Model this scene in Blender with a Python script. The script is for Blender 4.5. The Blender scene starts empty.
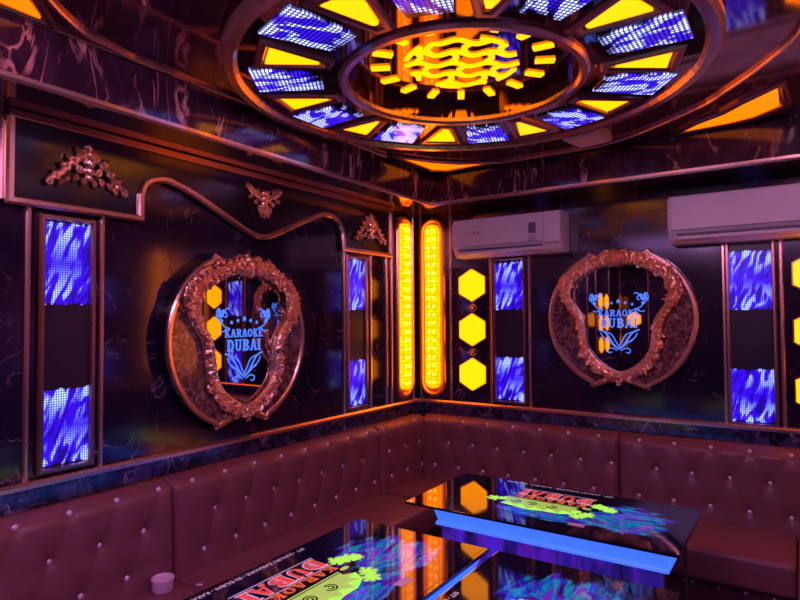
import bpy, bmesh, math, random
from mathutils import Vector, Matrix
random.seed(7)
PI = math.pi
C = bpy.context.scene.collection
W, L, H = 3.2, 6.2, 2.72          # room width (x), length (-y), ceiling height
SB, SZ = 0.35, 2.49               # soffit depth and underside height

# ------------------------------------------------------------------ materials
MATS = {}
def newmat(name):
    m = bpy.data.materials.new(name); m.use_nodes = True
    nt = m.node_tree; b = nt.nodes['Principled BSDF']
    MATS[name] = m
    return m, nt, b
def N(nt, t, **kw):
    n = nt.nodes.new(t)
    for k, v in kw.items():
        setattr(n, k, v)
    return n
def simple(name, col, rough=.4, metal=0., spec=.5, emit=None, es=0., bump=0., bscale=60.):
    m, nt, b = newmat(name)
    b.inputs['Base Color'].default_value = (*col, 1)
    b.inputs['Roughness'].default_value = rough
    b.inputs['Metallic'].default_value = metal
    b.inputs['Specular IOR Level'].default_value = spec
    if emit:
        b.inputs['Emission Color'].default_value = (*emit, 1)
        b.inputs['Emission Strength'].default_value = es
    if bump:
        tc = N(nt, 'ShaderNodeTexCoord'); nz = N(nt, 'ShaderNodeTexNoise'); bp = N(nt, 'ShaderNodeBump')
        nz.inputs['Scale'].default_value = bscale; nz.inputs['Detail'].default_value = 4
        bp.inputs['Strength'].default_value = bump; bp.inputs['Distance'].default_value = .004
        nt.links.new(tc.outputs['Object'], nz.inputs['Vector'])
        nt.links.new(nz.outputs['Fac'], bp.inputs['Height'])
        nt.links.new(bp.outputs['Normal'], b.inputs['Normal'])
    return m
def marble(name, dark, vein, scale=2.2, width=.012, rough=.08, spec=.9, metal=0., cloud=None, stretch=(1, 1, 1), amount=1.0):
    m, nt, b = newmat(name)
    lk = nt.links.new
    geo = N(nt, 'ShaderNodeNewGeometry'); mp = N(nt, 'ShaderNodeMapping')
    mp.inputs['Scale'].default_value = stretch
    lk(geo.outputs['Position'], mp.inputs['Vector'])
    nz = N(nt, 'ShaderNodeTexNoise'); nz.inputs['Scale'].default_value = scale
    nz.inputs['Detail'].default_value = 7; nz.inputs['Distortion'].default_value = 1.4
    lk(mp.outputs[0], nz.inputs['Vector'])
    s = N(nt, 'ShaderNodeMath', operation='SUBTRACT'); s.inputs[1].default_value = .5
    a = N(nt, 'ShaderNodeMath', operation='ABSOLUTE')
    lk(nz.outputs['Fac'], s.inputs[0]); lk(s.outputs[0], a.inputs[0])
    r = N(nt, 'ShaderNodeMapRange'); r.inputs['From Min'].default_value = 0; r.inputs['From Max'].default_value = width
    r.inputs['To Min'].default_value = 1; r.inputs['To Max'].default_value = 0
    lk(a.outputs[0], r.inputs['Value'])
    # break the veins up
    n2 = N(nt, 'ShaderNodeTexNoise'); n2.inputs['Scale'].default_value = scale * 1.7; n2.inputs['Detail'].default_value = 3
    lk(mp.outputs[0], n2.inputs['Vector'])
    r2 = N(nt, 'ShaderNodeMapRange'); r2.inputs['From Min'].default_value = .5; r2.inputs['From Max'].default_value = .66
    r2.inputs['To Max'].default_value = amount
    lk(n2.outputs['Fac'], r2.inputs['Value'])
    mu = N(nt, 'ShaderNodeMath', operation='MULTIPLY'); lk(r.outputs[0], mu.inputs[0]); lk(r2.outputs[0], mu.inputs[1])
    base = N(nt, 'ShaderNodeMixRGB'); base.inputs[1].default_value = (*dark, 1); base.inputs[2].default_value = (*(cloud or dark), 1)
    n3 = N(nt, 'ShaderNodeTexNoise'); n3.inputs['Scale'].default_value = scale * 3; n3.inputs['Detail'].default_value = 6
    n3.inputs['Distortion'].default_value = .8
    lk(mp.outputs[0], n3.inputs['Vector'])
    r3 = N(nt, 'ShaderNodeMapRange'); r3.inputs['From Min'].default_value = .42; r3.inputs['From Max'].default_value = .62
    lk(n3.outputs['Fac'], r3.inputs['Value']); lk(r3.outputs[0], base.inputs[0])
    mx = N(nt, 'ShaderNodeMixRGB'); mx.inputs[2].default_value = (*vein, 1)
    lk(base.outputs[0], mx.inputs[1]); lk(mu.outputs[0], mx.inputs[0])
    lk(mx.outputs[0], b.inputs['Base Color'])
    b.inputs['Roughness'].default_value = rough; b.inputs['Specular IOR Level'].default_value = spec
    b.inputs['Metallic'].default_value = metal
    return m
def led_mat(name, cell, segs, zaxis='Z', strength=1.0, slope=1.0, seed=0., streak=9., white=(.6, .85, 2.2), blue=(.05, .0, 1.6)):
    """dot-matrix screen; segs = [(lo, hi)] lit intervals along the long axis (local metres)"""
    m, nt, b = newmat(name); lk = nt.links.new
    b.inputs['Base Color'].default_value = (.026, .017, .036, 1); b.inputs['Roughness'].default_value = .3
    tc = N(nt, 'ShaderNodeTexCoord'); sx = N(nt, 'ShaderNodeSeparateXYZ'); lk(tc.outputs['Object'], sx.inputs[0])
    U = sx.outputs['X']; V = sx.outputs[zaxis]
    def M(op, a, bb=None, c=None):
        n = N(nt, 'ShaderNodeMath', operation=op)
        for i, v in enumerate((a, bb, c)):
            if v is None: continue
            if isinstance(v, (int, float)): n.inputs[i].default_value = v
            else: lk(v, n.inputs[i])
        return n.outputs[0]
    def dotd(X):
        f = M('FRACT', M('DIVIDE', M('ADD', X, 10.0), cell)); return M('SUBTRACT', f, .5)
    du, dv = dotd(U), dotd(V)
    rr = M('SQRT', M('ADD', M('MULTIPLY', du, du), M('MULTIPLY', dv, dv)))
    dot = N(nt, 'ShaderNodeMapRange'); dot.inputs['From Min'].default_value = .26; dot.inputs['From Max'].default_value = .48
    dot.inputs['To Min'].default_value = 1; dot.inputs['To Max'].default_value = .10; lk(rr, dot.inputs['Value'])
    # streaks
    cu = N(nt, 'ShaderNodeCombineXYZ')
    lk(M('ADD', M('MULTIPLY', U, streak * 1.5), M('MULTIPLY', V, -slope * streak * .55)), cu.inputs[0])
    lk(M('MULTIPLY', V, streak * .45), cu.inputs[1]); cu.inputs[2].default_value = seed
    nz = N(nt, 'ShaderNodeTexNoise'); nz.inputs['Scale'].default_value = 1.7; nz.inputs['Detail'].default_value = 1.5
    nz.inputs['Distortion'].default_value = .7
    lk(cu.outputs[0], nz.inputs['Vector'])
    w = N(nt, 'ShaderNodeMapRange'); w.inputs['From Min'].default_value = .51; w.inputs['From Max'].default_value = .60
    lk(nz.outputs['Fac'], w.inputs['Value'])
    mask = None; whit = None
    for lo, hi in segs:
        mid, half = (lo + hi) / 2, (hi - lo) / 2
        d = M('DIVIDE', M('ABSOLUTE', M('SUBTRACT', V, mid)), half)
        on = M('LESS_THAN', M('ADD', d, M('MULTIPLY', nz.outputs['Fac'], -.22)), .92)
        wd = M('MULTIPLY', M('POWER', M('MINIMUM', d, 1.0), 1.2), on)
        mask = on if mask is None else M('MAXIMUM', mask, on)
        whit = wd if whit is None else M('MAXIMUM', whit, wd)
    wf = M('MINIMUM', M('MULTIPLY', w.outputs[0], M('ADD', M('MULTIPLY', whit, 1.3), .05)), 1.0)
    mx = N(nt, 'ShaderNodeMixRGB'); mx.inputs[1].default_value = (*blue, 1); mx.inputs[2].default_value = (*white, 1)
    lk(wf, mx.inputs[0]); lk(mx.outputs[0], b.inputs['Emission Color'])
    lo_ = N(nt, 'ShaderNodeMapRange'); lo_.inputs['From Min'].default_value = .36; lo_.inputs['From Max'].default_value = .44; lo_.inputs['To Min'].default_value = .30
    lk(nz.outputs['Fac'], lo_.inputs['Value'])
    lk(M('MULTIPLY', M('MULTIPLY', M('MULTIPLY', mask, dot.outputs[0]), strength), lo_.outputs[0]), b.inputs['Emission Strength'])
    return m

gold = simple('rose_gold', (.85, .52, .40), .24, .92)
bronze = simple('bronze_metal', (.50, .27, .22), .28, 1.0)
carved = simple('carved_rose_gold', (1.0, .62, .42), .24, .95, bump=.6, bscale=80)
wallm = marble('black_polished_marble', (.012, .006, .024), (.26, .17, .24), 3.6, .010, .11, .85, cloud=(.020, .010, .036), amount=1.0)
skirtm = marble('black_veined_marble', (.012, .009, .022), (.42, .36, .48), 5.0, .022, .12, .8, cloud=(.06, .05, .13), amount=1.0)
soffm = marble('dark_drape_marble', (.035, .012, .03), (.75, .36, .34), 2.8, .030, .13, .8, cloud=(.06, .022, .05), stretch=(2.0, 2.0, .8), amount=1.0)
ceilm = marble('bronze_mirror_marble', (.26, .12, .15), (.45, .28, .26), 3.0, .02, .07, .8, metal=.8, cloud=(.38, .19, .20), amount=.5)
underm = simple('bronze_mirror', (.42, .24, .22), .05, .9)
backm = marble('brown_emperador_marble', (.09, .035, .04), (.60, .34, .28), 9.0, .035, .12, .8, cloud=(.30, .13, .12), amount=.9)
glassb = simple('black_glass', (.010, .006, .014), .16, 0, .9)
mirror = simple('dark_mirror', (.55, .48, .52), .015, 1.0)
discm = simple('smoked_mirror_disc', (.30, .17, .20), .04, .95)
floorm = marble('black_floor_tile', (.02, .012, .02), (.2, .14, .18), 2, .01, .15, .8)
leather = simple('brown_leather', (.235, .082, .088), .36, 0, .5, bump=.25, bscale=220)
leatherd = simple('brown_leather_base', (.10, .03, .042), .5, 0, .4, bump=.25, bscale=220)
stud = simple('crystal_stud', (.95, .82, .90), .22, .2, .9)
amber = simple('amber_light', (.4, .2, 0), .4, emit=(2.9, .78, .0), es=1.0)
amberc = simple('amber_light_soft', (.4, .2, 0), .4, emit=(1.5, .27, .0), es=1.0)
whitep = simple('white_plastic', (.72, .66, .72), .35)
greyp = simple('grey_plastic', (.10, .09, .11), .4)
pinkp = simple('pale_plastic', (.85, .6, .75), .4)
bluelit = simple('blue_lit_acrylic', (.1, .2, .6), .25, emit=(.045, .16, 1.0), es=1.0)
blueglow = simple('blue_etched_glow', (.1, .2, .6), .3, emit=(.06, .22, 1.0), es=.95)
tglass = simple('black_table_glass', (.006, .004, .010), .03, 0, 1.0)
pedm = simple('dark_mirror_glass', (.42, .36, .5), .04, 1.0)
redp = simple('red_print', (.75, .10, .08), .25, 0, .8, emit=(.9, .09, .07), es=.40)
orangep = simple('orange_print', (.8, .2, .05), .25, 0, .8, emit=(.9, .16, .05), es=.35)
greenp = simple('lime_print', (.5, .8, .15), .25, 0, .8, emit=(.42, .75, .12), es=.5)
whitepr = simple('white_print', (.8, .75, .8), .25, 0, .8, emit=(.6, .5, .7), es=.30)
blackp = simple('black_print', (.004, .003, .006), .1, 0, .8)
tvm = simple('screen_glass', (.01, .01, .015), .08, 0, .6, emit=(.30, .08, .45), es=.25)
# amber bulb strip: rows of bright bulbs behind amber diffuser
def bulb_mat():
    m, nt, b = newmat('amber_bulb_strip'); lk = nt.links.new
    b.inputs['Base Color'].default_value = (.5, .2, 0, 1); b.inputs['Roughness'].default_value = .3
    tc = N(nt, 'ShaderNodeTexCoord'); v = N(nt, 'ShaderNodeTexVoronoi'); v.inputs['Scale'].default_value = 34
    v.inputs['Randomness'].default_value = .35
    lk(tc.outputs['Object'], v.inputs['Vector'])
    r = N(nt, 'ShaderNodeMapRange'); r.inputs['From Min'].default_value = .1; r.inputs['From Max'].default_value = .62
    r.inputs['To Min'].default_value = 1; r.inputs['To Max'].default_value = 0
    lk(v.outputs['Distance'], r.inputs['Value'])
    mx = N(nt, 'ShaderNodeMixRGB'); mx.inputs[1].default_value = (2.2, .36, 0, 1); mx.inputs[2].default_value = (4.2, 1.0, .0, 1)
    lk(r.outputs[0], mx.inputs[0]); lk(mx.outputs[0], b.inputs['Emission Color']); b.inputs['Emission Strength'].default_value = 1.25
    return m
bulbm = bulb_mat()
def splash_mat():
    m, nt, b = newmat('paint_splash_print'); lk = nt.links.new
    tc = N(nt, 'ShaderNodeTexCoord'); mp = N(nt, 'ShaderNodeMapping'); mp.inputs['Scale'].default_value = (7, 17, 1); mp.inputs['Rotation'].default_value = (0, 0, .45)
    lk(tc.outputs['Object'], mp.inputs['Vector'])
    n = N(nt, 'ShaderNodeTexNoise'); n.inputs['Scale'].default_value = .9; n.inputs['Detail'].default_value = 3; n.inputs['Distortion'].default_value = 1.8
    lk(mp.outputs[0], n.inputs['Vector'])
    cr = N(nt, 'ShaderNodeValToRGB'); e = cr.color_ramp.elements
    e[0].position = .30; e[0].color = (.01, .005, .05, 1); e[1].position = .72; e[1].color = (.25, .04, .9, 1)
    for p, c in ((.38, (.16, .01, .65, 1)), (.45, (.01, .03, .8, 1)), (.50, (.0, .22, .75, 1)), (.55, (.0, .45, .5, 1)), (.60, (.02, .10, .9, 1)), (.66, (.30, .02, .75, 1))):
        x = e.new(p); x.color = c
    lk(n.outputs['Fac'], cr.inputs[0]); lk(cr.outputs[0], b.inputs['Emission Color'])
    def M(op, a, bb=None, c=None):
        q = N(nt, 'ShaderNodeMath', operation=op)
        for i, v in enumerate((a, bb, c)):
            if v is None: continue
            if isinstance(v, (int, float)): q.inputs[i].default_value = v
            else: lk(v, q.inputs[i])
        return q.outputs[0]
    sx = N(nt, 'ShaderNodeSeparateXYZ'); lk(tc.outputs['Object'], sx.inputs[0])
    def ell(cx, cy, rx, ry):
        a = M('DIVIDE', M('SUBTRACT', sx.outputs[0], cx), rx); c = M('DIVIDE', M('SUBTRACT', sx.outputs[1], cy), ry)
        return M('SQRT', M('ADD', M('MULTIPLY', a, a), M('MULTIPLY', c, c)))
    e1 = M('MINIMUM', ell(-.35, .02, .15, .15), ell(-.05, .14, .20, .06))
    mp2 = N(nt, 'ShaderNodeMapping'); mp2.inputs['Scale'].default_value = (9, 24, 1); mp2.inputs['Rotation'].default_value = (0, 0, .35); lk(tc.outputs['Object'], mp2.inputs['Vector'])
    n2 = N(nt, 'ShaderNodeTexNoise'); n2.inputs['Scale'].default_value = 1.; n2.inputs['Detail'].default_value = 4; lk(mp2.outputs[0], n2.inputs['Vector'])
    mr = N(nt, 'ShaderNodeMapRange'); mr.inputs['From Min'].default_value = .95; mr.inputs['From Max'].default_value = 1.25; mr.inputs['To Min'].default_value = 1; mr.inputs['To Max'].default_value = 0
    lk(M('ADD', e1, M('MULTIPLY', M('SUBTRACT', n2.outputs['Fac'], .5), 2.2)), mr.inputs['Value'])
    lk(M('MULTIPLY', mr.outputs[0], .50), b.inputs['Emission Strength'])
    b.inputs['Base Color'].default_value = (.01, .01, .03, 1); b.inputs['Roughness'].default_value = .05
    b.inputs['Specular IOR Level'].default_value = 1.0
    return m
splashm = splash_mat()

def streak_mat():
    m, nt, b = newmat('blue_streak_glow'); lk = nt.links.new
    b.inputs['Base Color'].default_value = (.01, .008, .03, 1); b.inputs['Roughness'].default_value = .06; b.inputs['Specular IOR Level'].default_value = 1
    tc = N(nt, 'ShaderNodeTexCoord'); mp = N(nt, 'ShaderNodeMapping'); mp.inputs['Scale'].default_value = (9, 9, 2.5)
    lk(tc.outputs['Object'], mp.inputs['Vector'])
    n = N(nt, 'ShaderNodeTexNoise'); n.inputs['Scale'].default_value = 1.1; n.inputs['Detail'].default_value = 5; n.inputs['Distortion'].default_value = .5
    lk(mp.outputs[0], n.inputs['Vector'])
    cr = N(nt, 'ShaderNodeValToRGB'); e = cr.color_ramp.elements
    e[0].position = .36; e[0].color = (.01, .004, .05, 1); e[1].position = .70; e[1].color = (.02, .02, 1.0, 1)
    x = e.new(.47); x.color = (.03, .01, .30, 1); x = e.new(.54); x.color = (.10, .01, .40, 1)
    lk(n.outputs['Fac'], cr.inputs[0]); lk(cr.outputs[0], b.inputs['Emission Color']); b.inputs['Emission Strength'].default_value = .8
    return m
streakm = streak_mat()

# ------------------------------------------------------------------ mesh helpers
def link(name, bm, mat, parent=None, smooth=False, loc=None, rot=None):
    me = bpy.data.meshes.new(name)
    bmesh.ops.recalc_face_normals(bm, faces=bm.faces)
    bm.to_mesh(me); bm.free()
    me.materials.append(mat)
    if smooth:
        for p in me.polygons: p.use_smooth = True
    o = bpy.data.objects.new(name, me); C.objects.link(o)
    if parent: o.parent = parent
    if loc: o.location = loc
    if rot: o.rotation_euler = rot
    return o
def thing(name, label, cat, loc=(0, 0, 0), rz=0, group=None):
    o = bpy.data.objects.new(name, None); C.objects.link(o); o.empty_display_size = .1
    o.location = loc; o.rotation_euler = (0, 0, rz); o['label'] = label; o['category'] = cat
    if group: o['group'] = group
    return o
def tag(o, label, cat, group=None):
    o['label'] = label; o['category'] = cat
    if group: o['group'] = group
    return o
def struct(name, bm, mat, smooth=False):
    o = link(name, bm, mat, smooth=smooth); o['kind'] = 'structure'; return o
def dup(root, loc=None, rz=None, label=None, group=None):
    def cp(o, par):
        c = o.copy(); C.objects.link(c)
        if par: c.parent = par
        for ch in o.children: cp(ch, c)
        return c
    r = cp(root, None)
    if loc: r.location = loc
    if rz is not None: r.rotation_euler = (0, 0, rz)
    if label: r['label'] = label
    if group: r['group'] = group
    return r
def box(bm, lo, hi, bev=0.0, seg=2):
    b2 = bmesh.new(); bmesh.ops.create_cube(b2, size=1)
    c = [(a + b) / 2 for a, b in zip(lo, hi)]; s = [b - a for a, b in zip(lo, hi)]
    for v in b2.verts: v.co = Vector((c[0] + v.co.x * s[0], c[1] + v.co.y * s[1], c[2] + v.co.z * s[2]))
    if bev: bmesh.ops.bevel(b2, geom=b2.edges[:], offset=bev, segments=seg, profile=.7, affect='EDGES')
    merge(bm, b2); return bm
def merge(bm, b2, M=None):
    if M is not None: bmesh.ops.transform(b2, matrix=M, verts=b2.verts)
    mp = {v: bm.verts.new(v.co) for v in b2.verts}
    for f in b2.faces:
        try: bm.faces.new([mp[v] for v in f.verts])
        except ValueError: pass
    b2.free()
def BM(): return bmesh.new()
def prism(bm, pts, d0, d1, plane='xz'):
    """polygon pts extruded along the remaining axis"""
    def P(p, d): return (p[0], d, p[1]) if plane == 'xz' else ((p[0], p[1], d) if plane == 'xy' else (d, p[0], p[1]))
    a = [bm.verts.new(P(p, d0)) for p in pts]; b = [bm.verts.new(P(p, d1)) for p in pts]
    bm.faces.new(a); bm.faces.new(b[::-1]); n = len(pts)
    for i in range(n): bm.faces.new((a[i], b[i], b[(i + 1) % n], a[(i + 1) % n]))
def offs(pts, closed, d):
    out = []; n = len(pts)
    for i in range(n):
        p = Vector(pts[i])
        a = Vector(pts[i - 1]) if (i > 0 or closed) else None
        b = Vector(pts[(i + 1) % n]) if (i < n - 1 or closed) else None
        t1 = (p - a).normalized() if a is not None and (p - a).length > 1e-9 else None; t2 = (b - p).normalized() if b is not None and (b - p).length > 1e-9 else None
        if t1 is None: t1 = t2
        if t2 is None: t2 = t1
        n1 = Vector((-t1.y, t1.x)); n2 = Vector((-t2.y, t2.x)); m = n1 + n2
        if m.length < 1e-6: m = n1
        m.normalize(); k = 1 / max(.62, m.dot(n1)); out.append(p + m * d * k)
    return out
def band(bm, pts, w, d0, d1, closed=False, plane='xz'):
    """flat mitred strip of width w along a 2-D path, with a raised ridge (bevelled section)"""
    A = offs(pts, closed, w / 2); A2 = offs(pts, closed, w / 4); B2 = offs(pts, closed, -w / 4); B = offs(pts, closed, -w / 2)
    def P(p, d): return (p[0], d, p[1]) if plane == 'xz' else ((p[0], p[1], d) if plane == 'xy' else (d, p[0], p[1]))
    dm = d0 + (d1 - d0) * .6
    rows = [[bm.verts.new(P(p, d)) for p in q] for q, d in ((A, d0), (A, dm), (A2, d1), (B2, d1), (B, dm), (B, d0))]
    n = len(pts); rng = range(n if closed else n - 1)
    for i in rng:
        j = (i + 1) % n
        for k in range(6):
            r, s = rows[k], rows[(k + 1) % 6]
            bm.faces.new((r[i], r[j], s[j], s[i]))
    if not closed:
        bm.faces.new([r[0] for r in rows]); bm.faces.new([r[-1] for r in rows][::-1])
def tube(bm, pts, r, closed=False, sides=8, taper=None):
    pts = [Vector(p) for p in pts]; n = len(pts); rings = []; up = None
    for i, p in enumerate(pts):
        a = pts[i - 1] if (i > 0 or closed) else p; b = pts[(i + 1) % n] if (i < n - 1 or closed) else p
        t = (b - a).normalized()
        if up is None:
            up = Vector((0, 0, 1)) if abs(t.z) < .9 else Vector((1, 0, 0))
        s = t.cross(up).normalized(); up = s.cross(t).normalized()
        rr = r if taper is None else r * taper[i]
        rings.append([bm.verts.new(p + (s * math.cos(2 * PI * k / sides) + up * math.sin(2 * PI * k / sides)) * rr) for k in range(sides)])
    for i in range(n if closed else n - 1):
        A, B = rings[i], rings[(i + 1) % n]
        for k in range(sides): bm.faces.new((A[k], A[(k + 1) % sides], B[(k + 1) % sides], B[k]))
    if not closed: bm.faces.new(rings[0][::-1]); bm.faces.new(rings[-1])
def ball(bm, c, r, sc=(1, 1, 1), u=10, v=7, rot=None):
    b2 = bmesh.new(); bmesh.ops.create_uvsphere(b2, u_segments=u, v_segments=v, radius=r)
    M = Matrix.Translation(c) @ (rot or Matrix()) @ Matrix.Diagonal((*sc, 1))
    merge(bm, b2, M)
def lathe(bm, prof, c=(0, 0, 0), n=32):
    rings = []
    for r, z in prof: rings.append([bm.verts.new((c[0] + r * math.cos(2 * PI * k / n), c[1] + r * math.sin(2 * PI * k / n), c[2] + z)) for k in range(n)])
    for A, B in zip(rings, rings[1:]):
        for k in range(n): bm.faces.new((A[k], A[(k + 1) % n], B[(k + 1) % n], B[k]))
    bm.faces.new(rings[0][::-1]); bm.faces.new(rings[-1])
def smoothpath(pts, closed=False, k=6):
    P = [Vector(p) for p in pts]; n = len(P); out = []
    for i in range(n if closed else n - 1):
        g = lambda j: P[j % n] if closed else P[max(0, min(n - 1, j))]
        a, b, c, d = g(i - 1), g(i), g(i + 1), g(i + 2)
        for s in range(k):
            t = s / k
            out.append(.5 * ((2 * b) + (c - a) * t + (2 * a - 5 * b + 4 * c - d) * t * t + (3 * b - a - 3 * c + d) * t ** 3))
    if not closed: out.append(P[-1])
    return out
def circ(r, n=64, c=(0, 0), a0=0, a1=2 * PI, end=False):
    return [(c[0] + r * math.cos(a0 + (a1 - a0) * k / n), c[1] + r * math.sin(a0 + (a1 - a0) * k / n)) for k in range(n + (1 if end else 0))]
def text_bm(body, size, extrude=.0015, offset=0.0, sx=1.0, align='CENTER'):
    cu = bpy.data.curves.new('t', 'FONT'); cu.body = body; cu.size = size; cu.extrude = extrude; cu.offset = offset
    cu.align_x = align; cu.align_y = 'CENTER'; cu.resolution_u = 3
    o = bpy.data.objects.new('t', cu); C.objects.link(o); bpy.context.view_layer.update()
    me = bpy.data.meshes.new_from_object(o.evaluated_get(bpy.context.evaluated_depsgraph_get()))
    b = bmesh.new(); b.from_mesh(me); bpy.data.objects.remove(o); bpy.data.meshes.remove(me); bpy.data.curves.remove(cu)
    for v in b.verts: v.co.x *= sx
    return b
def slab_text(word, h, wide=.8, gap=.14, thin=.2):
    """bold slab-serif capitals drawn as strokes, centred on the origin in the xy plane"""
    out = BM(); x0 = 0.0; t = thin; D = .002 / max(h, 1e-6)
    def bar(x, y, X, Y): prism(out, [(x0 + x, y), (x0 + X, y), (x0 + X, Y), (x0 + x, Y)], 0, D, 'xy')
    def dia(x, y, X, Y, w=None):
        w = (w or t) / 2 * 1.05; prism(out, [(x0 + x - w, y), (x0 + x + w, y), (x0 + X + w, Y), (x0 + X - w, Y)], 0, D, 'xy')
    def stem(x, top=True, bot=True, e=.07):
        bar(x - t / 2, 0, x + t / 2, 1)
        if top: bar(x - t / 2 - e, .89, x + t / 2 + e, 1)
        if bot: bar(x - t / 2 - e, 0, x + t / 2 + e, .11)
    def arc(cx, cy, rx, ry, a0, a1, w=None):
        w = w or t; n_ = 12; o_ = []; i_ = []
        for k in range(n_ + 1):
            a = math.radians(a0 + (a1 - a0) * k / n_); o_.append((x0 + cx + rx * math.cos(a), cy + ry * math.sin(a))); i_.append((x0 + cx + max(.01, rx - w) * math.cos(a), cy + max(.01, ry - w * .62) * math.sin(a)))
        for k in range(n_): prism(out, [o_[k], o_[k + 1], i_[k + 1], i_[k]], 0, D, 'xy')
    for ch in word:
        w_ = .86
        if ch == 'I': w_ = .44; stem(.22, e=.09)
        elif ch == 'K': stem(.2); dia(.26, .40, .68, .95, .15); dia(.74, .05, .42, .55, .2); bar(.54, .89, .84, 1); bar(.56, 0, .88, .11)
        elif ch == 'A': dia(.14, .05, .40, 1, .12); dia(.72, .05, .46, 1, .2); bar(.22, .26, .66, .37); bar(0, 0, .28, .11); bar(.55, 0, .88, .11)
        elif ch == 'R': stem(.2); arc(.42, .73, .36, .27, -90, 90); bar(.2, .89, .43, 1); bar(.2, .46, .43, .57); dia(.74, .05, .48, .5, .19); bar(.62, 0, .88, .11)
        elif ch == 'O': arc(.42, .5, .42, .5, 0, 360)
        elif ch == 'E': w_ = .78; stem(.2); bar(.2, .89, .72, 1); bar(.2, 0, .74, .11); bar(.2, .45, .54, .56); bar(.62, .72, .72, 1); bar(.64, 0, .74, .28); bar(.48, .36, .56, .65)
        elif ch == 'D': stem(.2); arc(.38, .5, .46, .5, -90, 90); bar(.2, .88, .4, 1); bar(.2, 0, .4, .12)
        elif ch == 'U': w_ = .9; bar(.1, .35, .3, 1); bar(.62, .35, .76, 1); bar(0, .89, .4, 1); bar(.52, .89, .88, 1); arc(.43, .38, .33, .38, 180, 360, .17)
        elif ch == 'B': stem(.2); arc(.42, .745, .34, .255, -90, 90); arc(.42, .275, .40, .275, -90, 90); bar(.2, .89, .43, 1); bar(.2, 0, .43, .11); bar(.2, .47, .43, .57)
        x0 += w_ + gap
    tot = x0 - gap
    for v in out.verts: v.co = Vector(((v.co.x - tot / 2) * h * wide, (v.co.y - .5) * h, v.co.z * h))
    return out
RXUP = Matrix.Rotation(PI / 2, 4, 'X')       # xy text -> xz plane facing -y

# ------------------------------------------------------------------ room shell
def slab(name, lo, hi, m): b = BM(); box(b, lo, hi); return struct(name, b, m)
slab('floor', (-.1, -L - .1, -.1), (W + .1, .1, 0), floorm)
slab('wall_left', (-.1, -L - .1, 0), (0, .1, 2.9), wallm)
slab('wall_right', (0, 0, 0), (W, .1, 2.9), wallm)
slab('wall_front', (W, -L - .1, 0), (W + .1, .1, 2.9), wallm)
slab('wall_back', (0, -L - .1, 0), (W, -L, 2.9), wallm)
slab('ceiling', (0, -L, 2.78), (W, 0, 2.9), ceilm)
# dropped soffit around the room: marble fascia, mirrored underside, gold edge
tn = [0]
def trim(bm, m, smooth=False):
    tn[0] += 1; return struct('trim_%d' % tn[0], bm, m, smooth)
def rect_ring(bm, x0, y0, x1, y1, X0, Y0, X1, Y1, z0, z1):
    box(bm, (X0, Y0, z0), (x0, Y1, z1)); box(bm, (x1, Y0, z0), (X1, Y1, z1)); box(bm, (x0, Y0, z0), (x1, y0, z1)); box(bm, (x0, y1, z0), (x1, Y1, z1))
b = BM(); rect_ring(b, SB, -L + SB, W - SB, -SB, 0, -L, W, 0, SZ + .004, 2.78); trim(b, soffm)
b = BM(); rect_ring(b, SB - .002, -L + SB - .002, W - SB + .002, -SB + .002, 0, -L, W, 0, SZ, SZ + .004); trim(b, underm)
b = BM(); band(b, [(SB, -SB), (W - SB, -SB), (W - SB, -L + SB), (SB, -L + SB)], .022, SZ + .014, SZ - .012, True, 'xy'); trim(b, gold)
# main ceiling sheet between the soffits (bronze mirror) with a hole for the recess
CX, CY = 1.40, -1.85
b = BM()
hole = circ(.50, 64, (CX, CY))
xs0, ys0, xs1, ys1 = SB, -L + SB, W - SB, -SB
outer = []
for x, y in hole:
    dx, dy = x - CX, y - CY
    ts = [((xs1 - CX) / dx) if dx > 1e-9 else 1e9, ((xs0 - CX) / dx) if dx < -1e-9 else 1e9, ((ys1 - CY) / dy) if dy > 1e-9 else 1e9, ((ys0 - CY) / dy) if dy < -1e-9 else 1e9]
    t = min(ts); outer.append((CX + dx * t, CY + dy * t))
# insert real corners
def ang(p): return math.atan2(p[1] - CY, p[0] - CX) % (2 * PI)
hv = [(ang(p), p) for p in hole]
va = [b.verts.new((p[0], p[1], H)) for p in hole]; vb = [b.verts.new((p[0], p[1], H)) for p in outer]
corners = [(xs1, ys1), (xs0, ys1), (xs0, ys0), (xs1, ys0)]
n = 64
for i in range(n):
    j = (i + 1) % n; a0 = ang(hole[i]); a1 = ang(hole[j]) or 2 * PI
    if a1 < a0: a1 += 2 * PI
    mid = [c for c in corners if a0 + 1e-6 < ang(c) < a1 - 1e-6]
    if mid: cv = b.verts.new((*mid[0], H)); b.faces.new((va[i], vb[i], cv, vb[j], va[j]))
    else: b.faces.new((va[i], vb[i], vb[j], va[j]))
r_ = bmesh.ops.extrude_face_region(b, geom=b.faces[:])
bmesh.ops.translate(b, vec=(0, 0, .03), verts=[v for v in r_['geom'] if isinstance(v, bmesh.types.BMVert)])
trim(b, ceilm)
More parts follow.
